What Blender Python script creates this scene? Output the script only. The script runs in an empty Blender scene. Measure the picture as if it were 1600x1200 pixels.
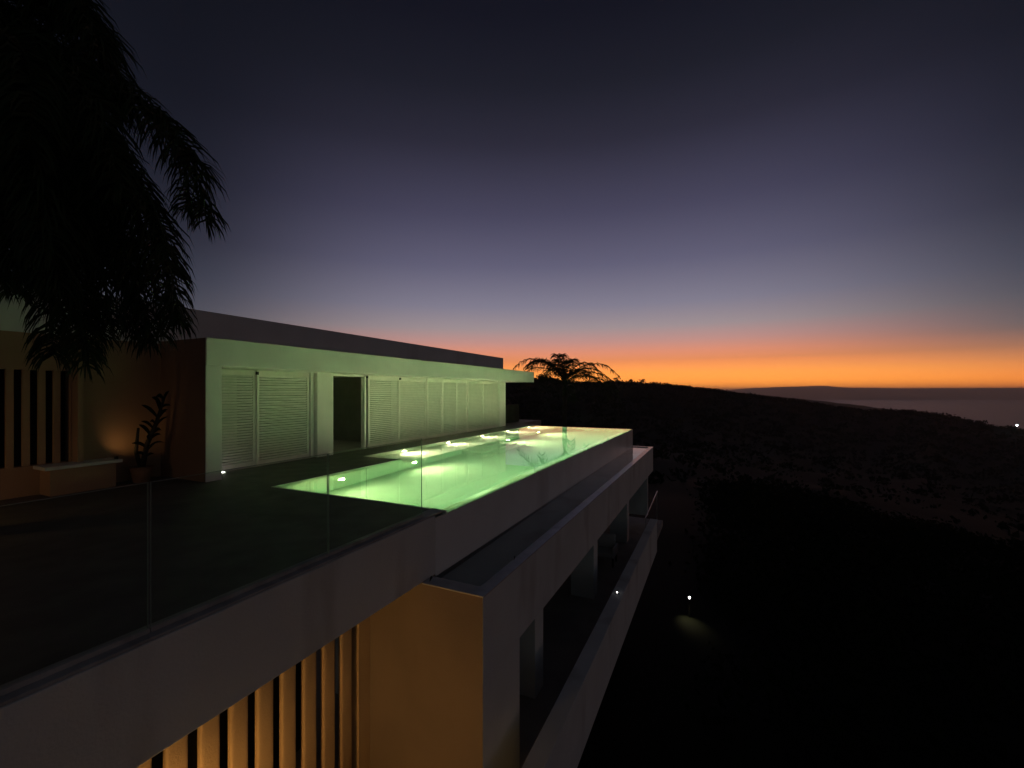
import bpy, bmesh, math, random
from mathutils import Vector, noise

# ------------------------------------------------------------------ camera, sky, exposure
SC = bpy.context.scene
COL = SC.collection
TH = math.radians(25.1)            # heading of the view, left of the long axis of the house (+X)
CT, ST = math.cos(TH), math.sin(TH)
FPX, HOR, EYE = 680.0, 612.0, 1.75  # focal length and horizon in photograph pixels, eye height over the deck

cam_d = bpy.data.cameras.new('camera')
cam = bpy.data.objects.new('camera', cam_d)
COL.objects.link(cam)
cam.location = (0, 0, EYE)
cam.rotation_euler = (math.pi / 2, 0, TH - math.pi / 2)
cam_d.sensor_width = 36.0
cam_d.lens = 36.0 * FPX / 1600.0
cam_d.shift_y = (HOR - 600.0) / 1600.0
cam_d.clip_start = 0.05
cam_d.clip_end = 150000.0
SC.camera = cam

def at(u, v, F):
    """photo pixel + distance along the view axis (metres) -> world point"""
    r = (u - 800.0) / FPX
    return Vector((F * (CT + r * ST), F * (ST - r * CT), EYE + (HOR - v) / FPX * F))

def srgb(r, g, b, a=1.0):
    f = lambda c: (c / 255 / 12.92) if c / 255 <= 0.04045 else ((c / 255 + 0.055) / 1.055) ** 2.4
    return (f(r), f(g), f(b), a)

GLOW = math.radians(4.2)           # azimuth of the after-glow
SKY_GAIN = 1.0
world = bpy.data.worlds.new('World')
SC.world = world
world.use_nodes = True
wn, wl = world.node_tree.nodes, world.node_tree.links
wn.clear()
w_out = wn.new('ShaderNodeOutputWorld')
w_bg = wn.new('ShaderNodeBackground')
w_bg.inputs['Strength'].default_value = SKY_GAIN
tc = wn.new('ShaderNodeTexCoord')
sep = wn.new('ShaderNodeSeparateXYZ')
wl.new(tc.outputs['Generated'], sep.inputs[0])
def wmath(op, a, b=None, clamp=False):
    n = wn.new('ShaderNodeMath'); n.operation = op; n.use_clamp = clamp
    for i, x in enumerate((a, b)):
        if x is None: continue
        if isinstance(x, (int, float)): n.inputs[i].default_value = x
        else: wl.new(x, n.inputs[i])
    return n.outputs[0]
elev = wmath('MULTIPLY', wmath('ARCSINE', sep.outputs[2]), 180 / math.pi)
fac = wmath('POWER', wmath('DIVIDE', elev, 90.0, True), 0.5, True)      # sqrt: finer stops near the horizon
hx = wmath('MULTIPLY', sep.outputs[0], math.cos(GLOW))
hy = wmath('MULTIPLY', sep.outputs[1], math.sin(GLOW))
hl = wmath('SQRT', wmath('ADD', wmath('ADD', wmath('MULTIPLY', sep.outputs[0], sep.outputs[0]),
                                       wmath('MULTIPLY', sep.outputs[1], sep.outputs[1])), 1e-5))
cosd = wmath('DIVIDE', wmath('ADD', hx, hy), hl)
HIGH = math.radians(17.0)          # the lit part of the upper sky is centred a little further left
cosh = wmath('DIVIDE', wmath('ADD', wmath('MULTIPLY', sep.outputs[0], math.cos(HIGH)), wmath('MULTIPLY', sep.outputs[1], math.sin(HIGH))), hl)
def wsmooth(x, a, b):
    n = wn.new('ShaderNodeMapRange'); n.interpolation_type = 'SMOOTHSTEP'
    n.inputs['From Min'].default_value = a; n.inputs['From Max'].default_value = b; wl.new(x, n.inputs['Value']); return n.outputs['Result']
t_low = wsmooth(cosd, 0.66, 1.0)
t_high = wsmooth(cosh, 0.69, 0.985)
k_el = wmath('DIVIDE', wmath('SUBTRACT', elev, 1.0), 4.5, True)
tmix = wmath('ADD', wmath('MULTIPLY', t_low, wmath('SUBTRACT', 1.0, k_el)), wmath('MULTIPLY', t_high, k_el))
t_back = wsmooth(wmath('MULTIPLY', cosd, -1.0), -0.5, 0.35)
def ramp(stops):
    n = wn.new('ShaderNodeValToRGB')
    n.color_ramp.interpolation = 'LINEAR'
    el = n.color_ramp.elements
    while len(el) > 1: el.remove(el[-1])
    for i, (d, c) in enumerate(stops):
        p = (max(d, 0) / 90.0) ** 0.5
        e = el[0] if i == 0 else el.new(p)
        e.position = p; e.color = srgb(*c)
    wl.new(fac, n.inputs[0])
    return n.outputs[0]
toward = ramp([(0, (255, 140, 48)), (1.0, (255, 152, 56)), (2.4, (255, 157, 70)), (3.6, (254, 154, 88)), (5.0, (238, 152, 120)),
               (6.4, (202, 150, 142)), (8.2, (164, 148, 152)), (11, (132, 128, 146)), (16, (98, 96, 120)),
               (22, (71, 69, 92)), (29.5, (43, 42, 57)), (35, (28, 29, 40)), (41, (18, 19, 30)), (90, (10, 11, 18))])
away = ramp([(0, (240, 84, 36)), (1.2, (192, 86, 48)), (2.8, (142, 96, 76)), (4, (128, 104, 94)), (6, (96, 94, 98)), (9, (72, 74, 86)), (12, (57, 60, 74)),
             (16, (41, 43, 56)), (22, (29, 31, 43)), (29, (20, 22, 32)), (40, (14, 16, 24)), (90, (9, 11, 17))])
back = ramp([(0, (74, 76, 74)), (6, (80, 83, 82)), (12, (66, 69, 72)), (22, (46, 49, 54)), (40, (22, 24, 31)), (90, (11, 13, 19))])
def wmix(f, a, b):
    n = wn.new('ShaderNodeMix'); n.data_type = 'RGBA'
    wl.new(f, n.inputs[0]); wl.new(a, n.inputs[6]); wl.new(b, n.inputs[7]); return n
mixn = wmix(tmix, wmix(t_back, away, back).outputs[2], toward)
# physical twilight sky, sun already below the horizon in the same direction, adds the residual blue of the upper air
sky = wn.new('ShaderNodeTexSky'); sky.sky_type = 'NISHITA'; sky.sun_disc = False
sky.sun_elevation = math.radians(-4.0)
sky.sun_rotation = math.radians(90.0) - GLOW
sky.altitude = 150
skm = wn.new('ShaderNodeMix'); skm.data_type = 'RGBA'; skm.blend_type = 'ADD'; skm.inputs[0].default_value = 1.0
skv = wn.new('ShaderNodeVectorMath'); skv.operation = 'SCALE'; skv.inputs['Scale'].default_value = 0.03
wl.new(sky.outputs[0], skv.inputs[0])
wl.new(mixn.outputs[2], skm.inputs[6]); wl.new(skv.outputs[0], skm.inputs[7])
lowk = wmath('SUBTRACT', 1.0, wmath('DIVIDE', elev, 4.0, True))       # the glow right on the horizon is brighter than a ramp can hold
gain = wmath('ADD', 1.0, wmath('MULTIPLY', lowk, 1.25))
wl.new(gain, w_bg.inputs['Strength'])
wl.new(skm.outputs[2], w_bg.inputs['Color'])
wl.new(w_bg.outputs[0], w_out.inputs[0])

vs = SC.view_settings
vs.view_transform = 'Standard'; vs.look = 'None'; vs.exposure = 0.0; vs.gamma = 1.0
SC.render.engine = 'CYCLES'
cy = SC.cycles
cy.use_denoising = True
try: cy.denoiser = 'OPENIMAGEDENOISE'
except Exception: pass
cy.max_bounces = 10; cy.diffuse_bounces = 4; cy.glossy_bounces = 5; cy.transmission_bounces = 8
cy.transparent_max_bounces = 12; cy.volume_bounces = 1
cy.sample_clamp_indirect = 60.0
cy.use_adaptive_sampling = False

# ------------------------------------------------------------------ materials
def new_mat(name):
    m = bpy.data.materials.new(name); m.use_nodes = True
    nt = m.node_tree
    return m, nt, nt.nodes['Principled BSDF']

def mat(name, col, rough=0.6, var=0.12, scale=3.0, bump=0.0, bscale=40.0, metal=0.0, stain=None, coat=0.0):
    m, nt, p = new_mat(name)
    N, L = nt.nodes, nt.links
    p.inputs['Roughness'].default_value = rough
    p.inputs['Metallic'].default_value = metal
    if max(col) < 0.08 and not metal: p.inputs['Specular IOR Level'].default_value = 0.12
    if coat: p.inputs['Coat Weight'].default_value = coat
    g = N.new('ShaderNodeNewGeometry')
    nz = N.new('ShaderNodeTexNoise'); nz.inputs['Scale'].default_value = scale; nz.inputs['Detail'].default_value = 6
    L.new(g.outputs['Position'], nz.inputs['Vector'])
    cr = N.new('ShaderNodeValToRGB')
    cr.color_ramp.elements[0].position = 0.3; cr.color_ramp.elements[1].position = 0.75
    lo = [c * (1 - var) for c in col]; hi = [min(1, c * (1 + var)) for c in col]
    cr.color_ramp.elements[0].color = (*lo, 1); cr.color_ramp.elements[1].color = (*hi, 1)
    L.new(nz.outputs['Fac'], cr.inputs[0])
    out = cr.outputs[0]
    if stain:
        n2 = N.new('ShaderNodeTexNoise'); n2.inputs['Scale'].default_value = stain[1]; n2.inputs['Detail'].default_value = 8
        mp = N.new('ShaderNodeMapping'); mp.inputs['Scale'].default_value = stain[3] if len(stain) > 3 else (1, 1, 0.25)
        L.new(g.outputs['Position'], mp.inputs[0]); L.new(mp.outputs[0], n2.inputs['Vector'])
        c2 = N.new('ShaderNodeValToRGB'); c2.color_ramp.elements[0].position = 0.55; c2.color_ramp.elements[1].position = 0.78
        c2.color_ramp.elements[1].color = (stain[2],) * 3 + (1,)
        L.new(n2.outputs['Fac'], c2.inputs[0])
        mx = N.new('ShaderNodeMix'); mx.data_type = 'RGBA'
        L.new(c2.outputs[0], mx.inputs[0]); L.new(out, mx.inputs[6]); mx.inputs[7].default_value = (*stain[0], 1)
        out = mx.outputs[2]
    L.new(out, p.inputs['Base Color'])
    if bump:
        nb = N.new('ShaderNodeTexNoise'); nb.inputs['Scale'].default_value = bscale; nb.inputs['Detail'].default_value = 5
        L.new(g.outputs['Position'], nb.inputs['Vector'])
        b = N.new('ShaderNodeBump'); b.inputs['Strength'].default_value = bump; b.inputs['Distance'].default_value = 0.02
        L.new(nb.outputs['Fac'], b.inputs['Height']); L.new(b.outputs[0], p.inputs['Normal'])
    return m

def emit(name, col, strength):
    m = bpy.data.materials.new(name); m.use_nodes = True
    nt = m.node_tree; nt.nodes.clear()
    o = nt.nodes.new('ShaderNodeOutputMaterial'); e = nt.nodes.new('ShaderNodeEmission')
    e.inputs[0].default_value = (*col, 1); e.inputs[1].default_value = strength
    nt.links.new(e.outputs[0], o.inputs[0])
    return m

def water_mat(name, absorb, dens, bump, scale, rough=0.0):
    m = bpy.data.materials.new(name); m.use_nodes = True
    nt = m.node_tree; nt.nodes.clear(); N, L = nt.nodes, nt.links
    o = N.new('ShaderNodeOutputMaterial'); g = N.new('ShaderNodeBsdfGlass')
    g.inputs['IOR'].default_value = 1.333; g.inputs['Roughness'].default_value = rough
    geo = N.new('ShaderNodeNewGeometry'); nz = N.new('ShaderNodeTexNoise')
    nz.inputs['Scale'].default_value = scale; nz.inputs['Detail'].default_value = 2
    L.new(geo.outputs['Position'], nz.inputs['Vector'])
    b = N.new('ShaderNodeBump'); b.inputs['Strength'].default_value = bump; b.inputs['Distance'].default_value = 0.01
    L.new(nz.outputs['Fac'], b.inputs['Height']); L.new(b.outputs[0], g.inputs['Normal'])
    L.new(g.outputs[0], o.inputs['Surface'])
    if dens:
        va = N.new('ShaderNodeVolumeAbsorption'); va.inputs['Color'].default_value = (*absorb, 1); va.inputs['Density'].default_value = dens
        L.new(va.outputs[0], o.inputs['Volume'])
    return m

def glass_mat(name, tint):
    m = bpy.data.materials.new(name); m.use_nodes = True
    nt = m.node_tree; nt.nodes.clear(); N, L = nt.nodes, nt.links
    o = N.new('ShaderNodeOutputMaterial'); t = N.new('ShaderNodeBsdfTransparent'); g = N.new('ShaderNodeBsdfGlossy')
    t.inputs[0].default_value = (*tint, 1); g.inputs['Roughness'].default_value = 0.0
    lw = N.new('ShaderNodeLayerWeight'); lw.inputs[0].default_value = 0.5
    pw = N.new('ShaderNodeMath'); pw.operation = 'POWER'; pw.inputs[1].default_value = 5.0; L.new(lw.outputs['Facing'], pw.inputs[0])
    f = N.new('ShaderNodeMath'); f.operation = 'MULTIPLY_ADD'; f.inputs[1].default_value = 0.9; f.inputs[2].default_value = 0.03; L.new(pw.outputs[0], f.inputs[0])
    mx = N.new('ShaderNodeMixShader')
    L.new(f.outputs[0], mx.inputs[0]); L.new(t.outputs[0], mx.inputs[1]); L.new(g.outputs[0], mx.inputs[2]); L.new(mx.outputs[0], o.inputs[0])
    return m

M = {
 'plaster': mat('white_plaster', (0.66, 0.70, 0.67), 0.75, 0.06, 1.3, 0.25, 60, stain=((0.42, 0.40, 0.36), 1.2, 0.45)),
 'plaster_clean': mat('white_painted_plaster', (0.85, 0.79, 0.78), 0.7, 0.04, 2.0, 0.15, 70),
 'beam': mat('weathered_white_render', (0.64, 0.68, 0.66), 0.7, 0.08, 1.0, 0.35, 45, stain=((0.24, 0.22, 0.19), 1.1, 0.8)),
 'wet_rim': mat('wet_pale_stone', (0.50, 0.50, 0.50), 0.22, 0.15, 5.0, 0.12, 30, stain=((0.2, 0.2, 0.18), 2.0, 0.4, (1, 1, 1))),
 'wet_wall': mat('wet_white_render', (0.80, 0.84, 0.82), 0.35, 0.06, 1.2, 0.2, 40, stain=((0.42, 0.41, 0.38), 0.9, 0.45)),
 'coping': mat('grey_stone_coping', (0.36, 0.36, 0.34), 0.6, 0.25, 4.0, 0.4, 50, stain=((0.06, 0.06, 0.05), 2.2, 0.9, (1, 1, 1))),
 'deck': mat('dark_stone_deck', (0.115, 0.113, 0.106), 0.62, 0.3, 2.5, 0.5, 90),
 'ochre': mat('ochre_painted_render', (0.52, 0.38, 0.22), 0.8, 0.07, 1.5, 0.3, 55, stain=((0.34, 0.24, 0.14), 1.1, 0.4)),
 'ochre_wall': mat('darkened_ochre_render', (0.25, 0.195, 0.15), 0.85, 0.07, 1.5, 0.3, 55, stain=((0.18, 0.14, 0.105), 1.1, 0.4)),  # ochre darkened in colour so the wall stays dimmer than the lamplit slats
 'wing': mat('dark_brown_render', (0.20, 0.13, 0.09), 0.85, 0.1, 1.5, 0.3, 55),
 'porch': mat('brown_porch_render', (0.36, 0.23, 0.14), 0.85, 0.08, 1.5, 0.3, 55, stain=((0.22, 0.14, 0.09), 1.1, 0.4)),
 'slat': mat('white_lacquered_timber', (0.83, 0.77, 0.74), 0.5, 0.05, 6.0),
 'dark': mat('dim_room_paint', (0.42, 0.41, 0.37), 0.8, 0.1),
 'black': mat('black_metal_and_backing', (0.02, 0.02, 0.02), 0.45, 0.1, metal=0.4),
 'steel': mat('brushed_steel', (0.55, 0.55, 0.53), 0.35, 0.08, 20, metal=1.0),
 'pool': mat('pale_pool_plaster', (0.72, 0.74, 0.64), 0.55, 0.05, 2.2, stain=((0.62, 0.66, 0.54), 0.8, 0.5, (1, 1, 1))),
 'lip': mat('pale_pool_lip', (0.74, 0.76, 0.70), 0.4, 0.06, 8.0),
 'tile': mat('mosaic_tile', (0.62, 0.66, 0.42), 0.3, 0.45, 9.0),
 'earth': mat('dark_hillside_scrub', (0.008, 0.010, 0.006), 0.95, 0.5, 0.06),
 'ridge': mat('far_forest_ridge', (0.035, 0.038, 0.026), 0.95, 0.4, 0.006),
 'bark': mat('dark_palm_trunk', (0.05, 0.045, 0.035), 0.9, 0.3, 4, 0.6, 20),
 'palm': mat('palm_leaf', (0.030, 0.044, 0.018), 0.7, 0.35, 3),
 'leaf': mat('dull_leaf', (0.018, 0.026, 0.012), 0.7, 0.4, 5),
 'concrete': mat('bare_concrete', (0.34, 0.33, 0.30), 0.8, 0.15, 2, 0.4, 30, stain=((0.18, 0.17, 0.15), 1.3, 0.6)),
 'footing': mat('dark_concrete', (0.05, 0.048, 0.042), 0.9, 0.25, 1.5, 0.4, 20),  # plain dark concrete for the footing and garden wall
 'bench': mat('pale_bench_stone', (0.66, 0.66, 0.60), 0.6, 0.06, 4),
 'pot': mat('terracotta_pot', (0.20, 0.11, 0.07), 0.8, 0.2, 6),
 'canvas': mat('pale_canvas', (0.5, 0.49, 0.46), 0.85, 0.06, 8),
 'glass': glass_mat('clear_glass', (0.93, 0.97, 0.94)),
 'glass_edge': mat('polished_glass_edge', (0.26, 0.32, 0.29), 0.12, 0.05, 10),
 'water': water_mat('pool_water', (0.30, 0.95, 0.88), 0.22, 0.014, 1.6),
 'still_water': water_mat('overflow_water', (0.5, 0.85, 0.78), 0.7, 0.01, 2.5),
 'lens': emit('pool_lamp_glow', (1.0, 0.93, 0.55), 22.0),
 'led': emit('white_led', (1.0, 0.97, 0.9), 12.0),
 'warm': emit('warm_lamp_glow', (1.0, 0.6, 0.25), 6.0),
 'porch_glow': emit('porch_lamp_glow', (1.0, 0.52, 0.18), 85.0),
 'screen_glow': emit('screen_lamp_glow', (1.0, 0.52, 0.15), 225.0),
 'far_led': emit('far_lamp_glow', (0.85, 0.95, 1.0), 60.0),
}
# scrub: wholly matt leaves
cm, cnt, cp = new_mat('matt_scrub_leaf')
cp.inputs['Base Color'].default_value = (0.014, 0.019, 0.010, 1); cp.inputs['Roughness'].default_value = 1.0; cp.inputs['Specular IOR Level'].default_value = 0.0
M['scrub'] = cm
# sea: dark, glossy, small waves
sm, snt, sp = new_mat('sea_water')
sp.inputs['Base Color'].default_value = (0.02, 0.026, 0.03, 1); sp.inputs['Roughness'].default_value = 0.32; sp.inputs['IOR'].default_value = 1.33
M['sea'] = sm

# ------------------------------------------------------------------ mesh helpers
class MB:
    def __init__(s): s.v, s.f, s.mi = [], [], []
    def add(s, vs, fs, mi=0):
        o = len(s.v); s.v += [tuple(x) for x in vs]
        for f in fs: s.f.append(tuple(i + o for i in f)); s.mi.append(mi)
    def box(s, x0, x1, y0, y1, z0, z1, mi=0):
        vs = [(x, y, z) for z in (z0, z1) for y in (y0, y1) for x in (x0, x1)]
        s.add(vs, [(0, 2, 3, 1), (4, 5, 7, 6), (0, 1, 5, 4), (2, 6, 7, 3), (0, 4, 6, 2), (1, 3, 7, 5)], mi)
        return s
    def tube(s, pts, rads, n=8, mi=0, cap=True):
        rings = []
        for i, p in enumerate(pts):
            p = Vector(p)
            d = (Vector(pts[min(i + 1, len(pts) - 1)]) - Vector(pts[max(i - 1, 0)])).normalized()
            a = d.cross(Vector((0, 0, 1)) if abs(d.z) < 0.95 else Vector((1, 0, 0))).normalized(); b = d.cross(a)
            r = rads[i] if isinstance(rads, (list, tuple)) else rads
            rings.append([p + (a * math.cos(2 * math.pi * k / n) + b * math.sin(2 * math.pi * k / n)) * r for k in range(n)])
        vs = [q for R in rings for q in R]; fs = []
        for i in range(len(rings) - 1):
            for k in range(n):
                fs.append((i * n + k, i * n + (k + 1) % n, (i + 1) * n + (k + 1) % n, (i + 1) * n + k))
        if cap:
            fs.append(tuple(range(n))[::-1]); fs.append(tuple((len(rings) - 1) * n + k for k in range(n)))
        s.add(vs, fs, mi); return s
    def lathe(s, c, prof, n=20, axis='z', mi=0):
        vs, fs = [], []
        for (r, h) in prof:
            for k in range(n):
                a = 2 * math.pi * k / n
                q = (r * math.cos(a), r * math.sin(a), h)
                if axis == 'y': q = (q[0], h, q[1])
                vs.append((c[0] + q[0], c[1] + q[1], c[2] + q[2]))
        for i in range(len(prof) - 1):
            for k in range(n): fs.append((i * n + k, i * n + (k + 1) % n, (i + 1) * n + (k + 1) % n, (i + 1) * n + k))
        fs.append(tuple(range(n))[::-1]); fs.append(tuple((len(prof) - 1) * n + k for k in range(n)))
        s.add(vs, fs, mi); return s
    def mesh(s, name, mats, smooth=False):
        me = bpy.data.meshes.new(name); me.from_pydata(s.v, [], s.f)
        for m in mats: me.materials.append(M[m])
        for p, mi in zip(me.polygons, s.mi): p.material_index = mi; p.use_smooth = smooth
        me.update(); return me
    def build(s, name, mats, parent=None, smooth=False, bevel=0.0, loc=None):
        if isinstance(mats, str): mats = (mats,)
        me = s.mesh(name, mats, smooth)
        bm = bmesh.new(); bm.from_mesh(me)
        if bevel:
            es = [e for e in bm.edges if len(e.link_faces) == 2 and e.calc_face_angle(0) > 0.6]
            bmesh.ops.bevel(bm, geom=es, offset=bevel, segments=2, affect='EDGES', profile=0.6)
        bmesh.ops.recalc_face_normals(bm, faces=bm.faces)
        bm.to_mesh(me); bm.free()
        return link(name, me, parent, loc)

def link(name, me, parent=None, loc=None):
    o = bpy.data.objects.new(name, me); COL.objects.link(o)
    if loc is not None: o.location = loc
    if parent is not None:
        o.parent = parent
        o.matrix_parent_inverse = parent_inv(parent)
    return o
def parent_inv(p):
    from mathutils import Matrix
    return Matrix.Translation(p.location).inverted()      # every part keeps its world place
def tag(o, label, cat, group=None):
    o['label'] = label; o['category'] = cat
    if group: o['group'] = group
    return o
def struct(o): o['kind'] = 'structure'; return o
def empty(name, loc, label, cat, group=None):
    o = bpy.data.objects.new(name, None); COL.objects.link(o); o.location = loc; o.empty_display_size = 0.2
    return tag(o, label, cat, group)
def lamp(name, kind, loc, parent, energy, col, **kw):
    d = bpy.data.lights.new(name, kind); d.energy = energy; d.color = col
    for k, v in kw.items():
        if k != 'rot': setattr(d, k, v)
    o = bpy.data.objects.new(name, d); COL.objects.link(o); o.location = loc
    if 'rot' in kw: o.rotation_euler = kw['rot']
    if parent is not None:
        o.parent = parent; o.matrix_parent_inverse = parent_inv(parent)
    return o

# ------------------------------------------------------------------ key dimensions (metres, deck surface = 0, house long axis = +X)
PX0, PX1, PX2 = 5.40, 21.0, 9.0          # pool near end, far end, start of the wide part
PYR, PYL, PYW = 3.58, 7.36, 8.60         # infinity edge, near left edge, left edge of the wide part
FY, WY, BY = 8.90, 9.75, 10.45           # eave face, shutter wall, porch wall
HX0, HX1, EX = 5.10, 20.0, 21.8          # house near end, far end, eave far end
ZS, ZF, ZR = 2.26, 2.80, 3.57            # soffit, eave top, roof parapet top
TX0, TY, TZ, TB = 4.80, 2.65, -0.82, -1.92   # overflow trough: near end, outer face, rim, bottom of its face
ZL = -3.85                               # lower terrace floor
SUN_GROUND = -8.0

# ------------------------------------------------------------------ terrain
SIL = [(-2500, 560), (-400, 588), (500, 594), (835, 592), (850, 591), (880, 597), (930, 599), (960, 596.5), (1000, 599), (1060, 604), (1120, 611), (1200, 622),
       (1290, 634), (1350, 643), (1400, 642), (1450, 645), (1500, 655), (1560, 667), (1600, 672), (1800, 692), (2300, 720), (5000, 800)]
def interp(tab, x):
    if x <= tab[0][0]: return tab[0][1]
    for (a, ya), (b, yb) in zip(tab, tab[1:]):
        if x <= b: return ya + (yb - ya) * (x - a) / (b - a)
    return tab[-1][1]
def ridge_r(a): return 230 + 420 * max(0, min(1, (a + 0.1) / 0.9)) ** 1.3
def ridge_z(a):
    aa = max(-1.25, min(1.25, a))
    v = interp(SIL, 800 + FPX * math.tan(aa))
    return EYE + ridge_r(a) * math.cos(aa) * (HOR - v) / FPX
def ground_z(x, y):
    r = math.hypot(x, y); a = TH - math.atan2(y, x)      # angle to the right of the view axis
    while a > math.pi: a -= 2 * math.pi
    while a < -math.pi: a += 2 * math.pi
    z0 = -8.0 + 0.10 * min(y, 3.0) - 0.02 * max(0, x - 20)
    R = ridge_r(a)
    if r < 34: z = z0
    elif r < R:
        s = (r - 34) / (R - 34)
        ss = s * s * (3 - 2 * s)
        z = z0 + (ridge_z(a) - z0) * (0.55 * s + 0.45 * ss) - 16 * math.sin(math.pi * s) * (1 if a > 0 else 0.6)
    else:
        s = (r - R) / 900.0
        z = ridge_z(a) - 150 * min(1.2, s) 
    if 30 < r < R * 1.02:
        k = min(1, (r - 30) / 60)
        z += (noise.noise(Vector((x * 0.05, y * 0.05, 0))) * 2.2 + noise.noise(Vector((x * 0.16, y * 0.16, 3))) * 1.1) * k * (1 if r < R * 0.93 else 0.55)
    else:
        z += noise.noise(Vector((x * 0.3, y * 0.3, 0))) * 0.15
    return z
mb = MB()
angs = []
a = -math.pi
while a < math.pi - 1e-6:
    angs.append(a); a += math.radians(0.45 if -1.0 < a < 0.95 else 3.0)
rs = [0.5, 3, 6, 9, 12, 15, 18, 21, 24, 27, 30, 33, 37, 42, 48, 55, 63, 72, 82, 93, 105, 118, 132, 147, 163, 180, 198] + [0.0] * 0
fr = [0.0, 0.07, 0.14, 0.22, 0.30, 0.38, 0.46, 0.54, 0.62, 0.69, 0.76, 0.82, 0.87, 0.91, 0.945, 0.97, 0.985, 1.0, 1.015, 1.04, 1.1, 1.25, 1.6, 2.2, 3.2]
nr = len(rs) + len(fr)
for a in angs:
    R = ridge_r(a)
    ch = 200.0
    rr = rs + [ch + (R - ch) * f if f <= 1 else R * f for f in fr]
    for r in rr:
        w = TH - a
        x, y = r * math.cos(w), r * math.sin(w)
        mb.v.append((x, y, ground_z(x, y)))
n = len(angs)
for i in range(n):
    for j in range(nr - 1):
        mb.f.append((i * nr + j, i * nr + j + 1, ((i + 1) % n) * nr + j + 1, ((i + 1) % n) * nr + j)); mb.mi.append(0)
struct(mb.build('hillside', 'earth', smooth=True))

# sea out to the horizon
SEA = -155.0
sea = MB(); sea.add([(-32000, -32000, SEA), (32000, -32000, SEA), (32000, 32000, SEA), (-32000, 32000, SEA)], [(0, 1, 2, 3)])
struct(sea.build('sea', 'sea'))

def far_ridge(name, sil, F, depth, mname, seed, rough):
    m = MB(); k = 0; us = []
    u = sil[0][0]
    while u <= sil[-1][0]: us.append(u); u += 4
    for u in us:
        v = interp(sil, u) + noise.noise(Vector((u * 0.05, seed, 0))) * rough + noise.noise(Vector((u * 0.17, seed, 5))) * rough * 0.5
        p = at(u, v, F)
        f = at(u, v, F * (1 - depth)); b = at(u, v, F * (1 + depth))
        f.z = SEA - 3; b.z = SEA - 3
        mid = (f + p) / 2; mid.z = SEA + (max(p.z, SEA + 2) - SEA) * 0.42
        p.z = max(p.z, SEA - 2)
        m.v += [tuple(f), tuple(mid), tuple(p), tuple(b)]
    for i in range(len(us) - 1):
        for j in range(3): m.f.append((i * 4 + j, i * 4 + j + 1, (i + 1) * 4 + j + 1, (i + 1) * 4 + j)); m.mi.append(0)
    return struct(m.build(name, mname, smooth=True))
far_ridge('middle_ridge', [(1040, 640), (1080, 612), (1120, 610), (1160, 614), (1200, 618), (1280, 626), (1340, 633), (1400, 641), (1480, 652), (1600, 674), (1700, 690)], 1500, 0.25, 'ridge', 2, 1.2)
far_ridge('cloud_bank_ridge', [(1080, 616), (1130, 610), (1170, 606.5), (1220, 604.5), (1290, 602.5), (1310, 605), (1400, 606.5), (1600, 606), (1750, 606.5), (1900, 614)], 9500, 0.12, 'ridge', 7, 0.5)  # added ridge shape standing in for a low cloud and haze bank

# ------------------------------------------------------------------ deck
d = MB()
d.box(-5.0, PX0 - 0.04, PYR + 0.24, BY, -0.35, 0)
d.box(PX0 - 0.04, PX2 - 0.04, PYL + 0.04, WY - 0.02, -0.35, -0.0)
d.box(PX2 - 0.04, PX1 + 0.9, PYW + 0.04, WY - 0.02, -0.35, 0)
d.box(HX1 + 0.01, 25.0, WY - 0.02, 14.0, -0.35, 0)
struct(d.build('deck', 'deck'))

# ------------------------------------------------------------------ swimming pool
pool = empty('swimming_pool', ((PX0 + PX1) / 2, (PYR + PYL) / 2, -1.4), 'long green-lit infinity pool running beside the shuttered white house', 'swimming pool')
FLOOR, SHELF = -1.40, -0.50
RIM = 0.30
b = MB()
b.box(PX0 - 0.30, PX1 + 0.02, PYR, PYW + 0.30, FLOOR - 0.25, FLOOR)                 # floor slab
b.box(PX0 - 0.30, PX0, PYR + RIM, PYL + 0.30, FLOOR, -0.012)                         # near wall
b.box(PX0, PX2 - 0.001, PYL, PYL + 0.30, FLOOR, -0.012)                              # near left wall
b.box(PX2 - 0.30, PX2, PYL + 0.301, PYW + 0.30, FLOOR, -0.012)                       # return wall
b.box(PX2, PX1 + 0.02, PYW, PYW + 0.30, FLOOR, -0.012)                               # left wall of the wide part
b.build('basin', 'pool', pool)
w = MB(); pr = [(PYR + 0.004, FLOOR), (PYR + RIM, FLOOR), (PYR + RIM, -0.25), (PYR + 0.045, -0.034), (PYR + 0.004, -0.034)]      # crest bevelled towards the water
w.v = [(xx, yy, zz) for xx in (PX0 - 0.30, PX1 + 0.02) for yy, zz in pr]
w.f = [(0, 1, 2, 3, 4), (9, 8, 7, 6, 5)] + [(i, 5 + i, 5 + (i + 1) % 5, (i + 1) % 5) for i in range(5)]; w.mi = [0] * 7
w.build('infinity_wall', 'pool', pool)
w = MB(); w.box(PX1 - 0.22, PX1 + 0.016, PYR + RIM + 0.002, PYW - 0.002, FLOOR, -0.048); w.build('end_wall', 'pool', pool)
s = MB()
s.box(PX2 + 0.002, PX1 - 0.224, PYL, PYW - 0.002, FLOOR + 0.002, SHELF)
s.build('shelf', 'pool', pool, bevel=0.015)
for i in range(3):                                                                    # broad steps from the shelf to the floor
    st = MB(); st.box(11.9, 14.6 - 0.0, PYL - 0.36 * (i + 1), PYL - 0.36 * i - 0.002, FLOOR + 0.003, SHELF - 0.225 * (i + 1) + 0.0)
    st.build('step', 'pool', pool, bevel=0.012)
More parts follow.
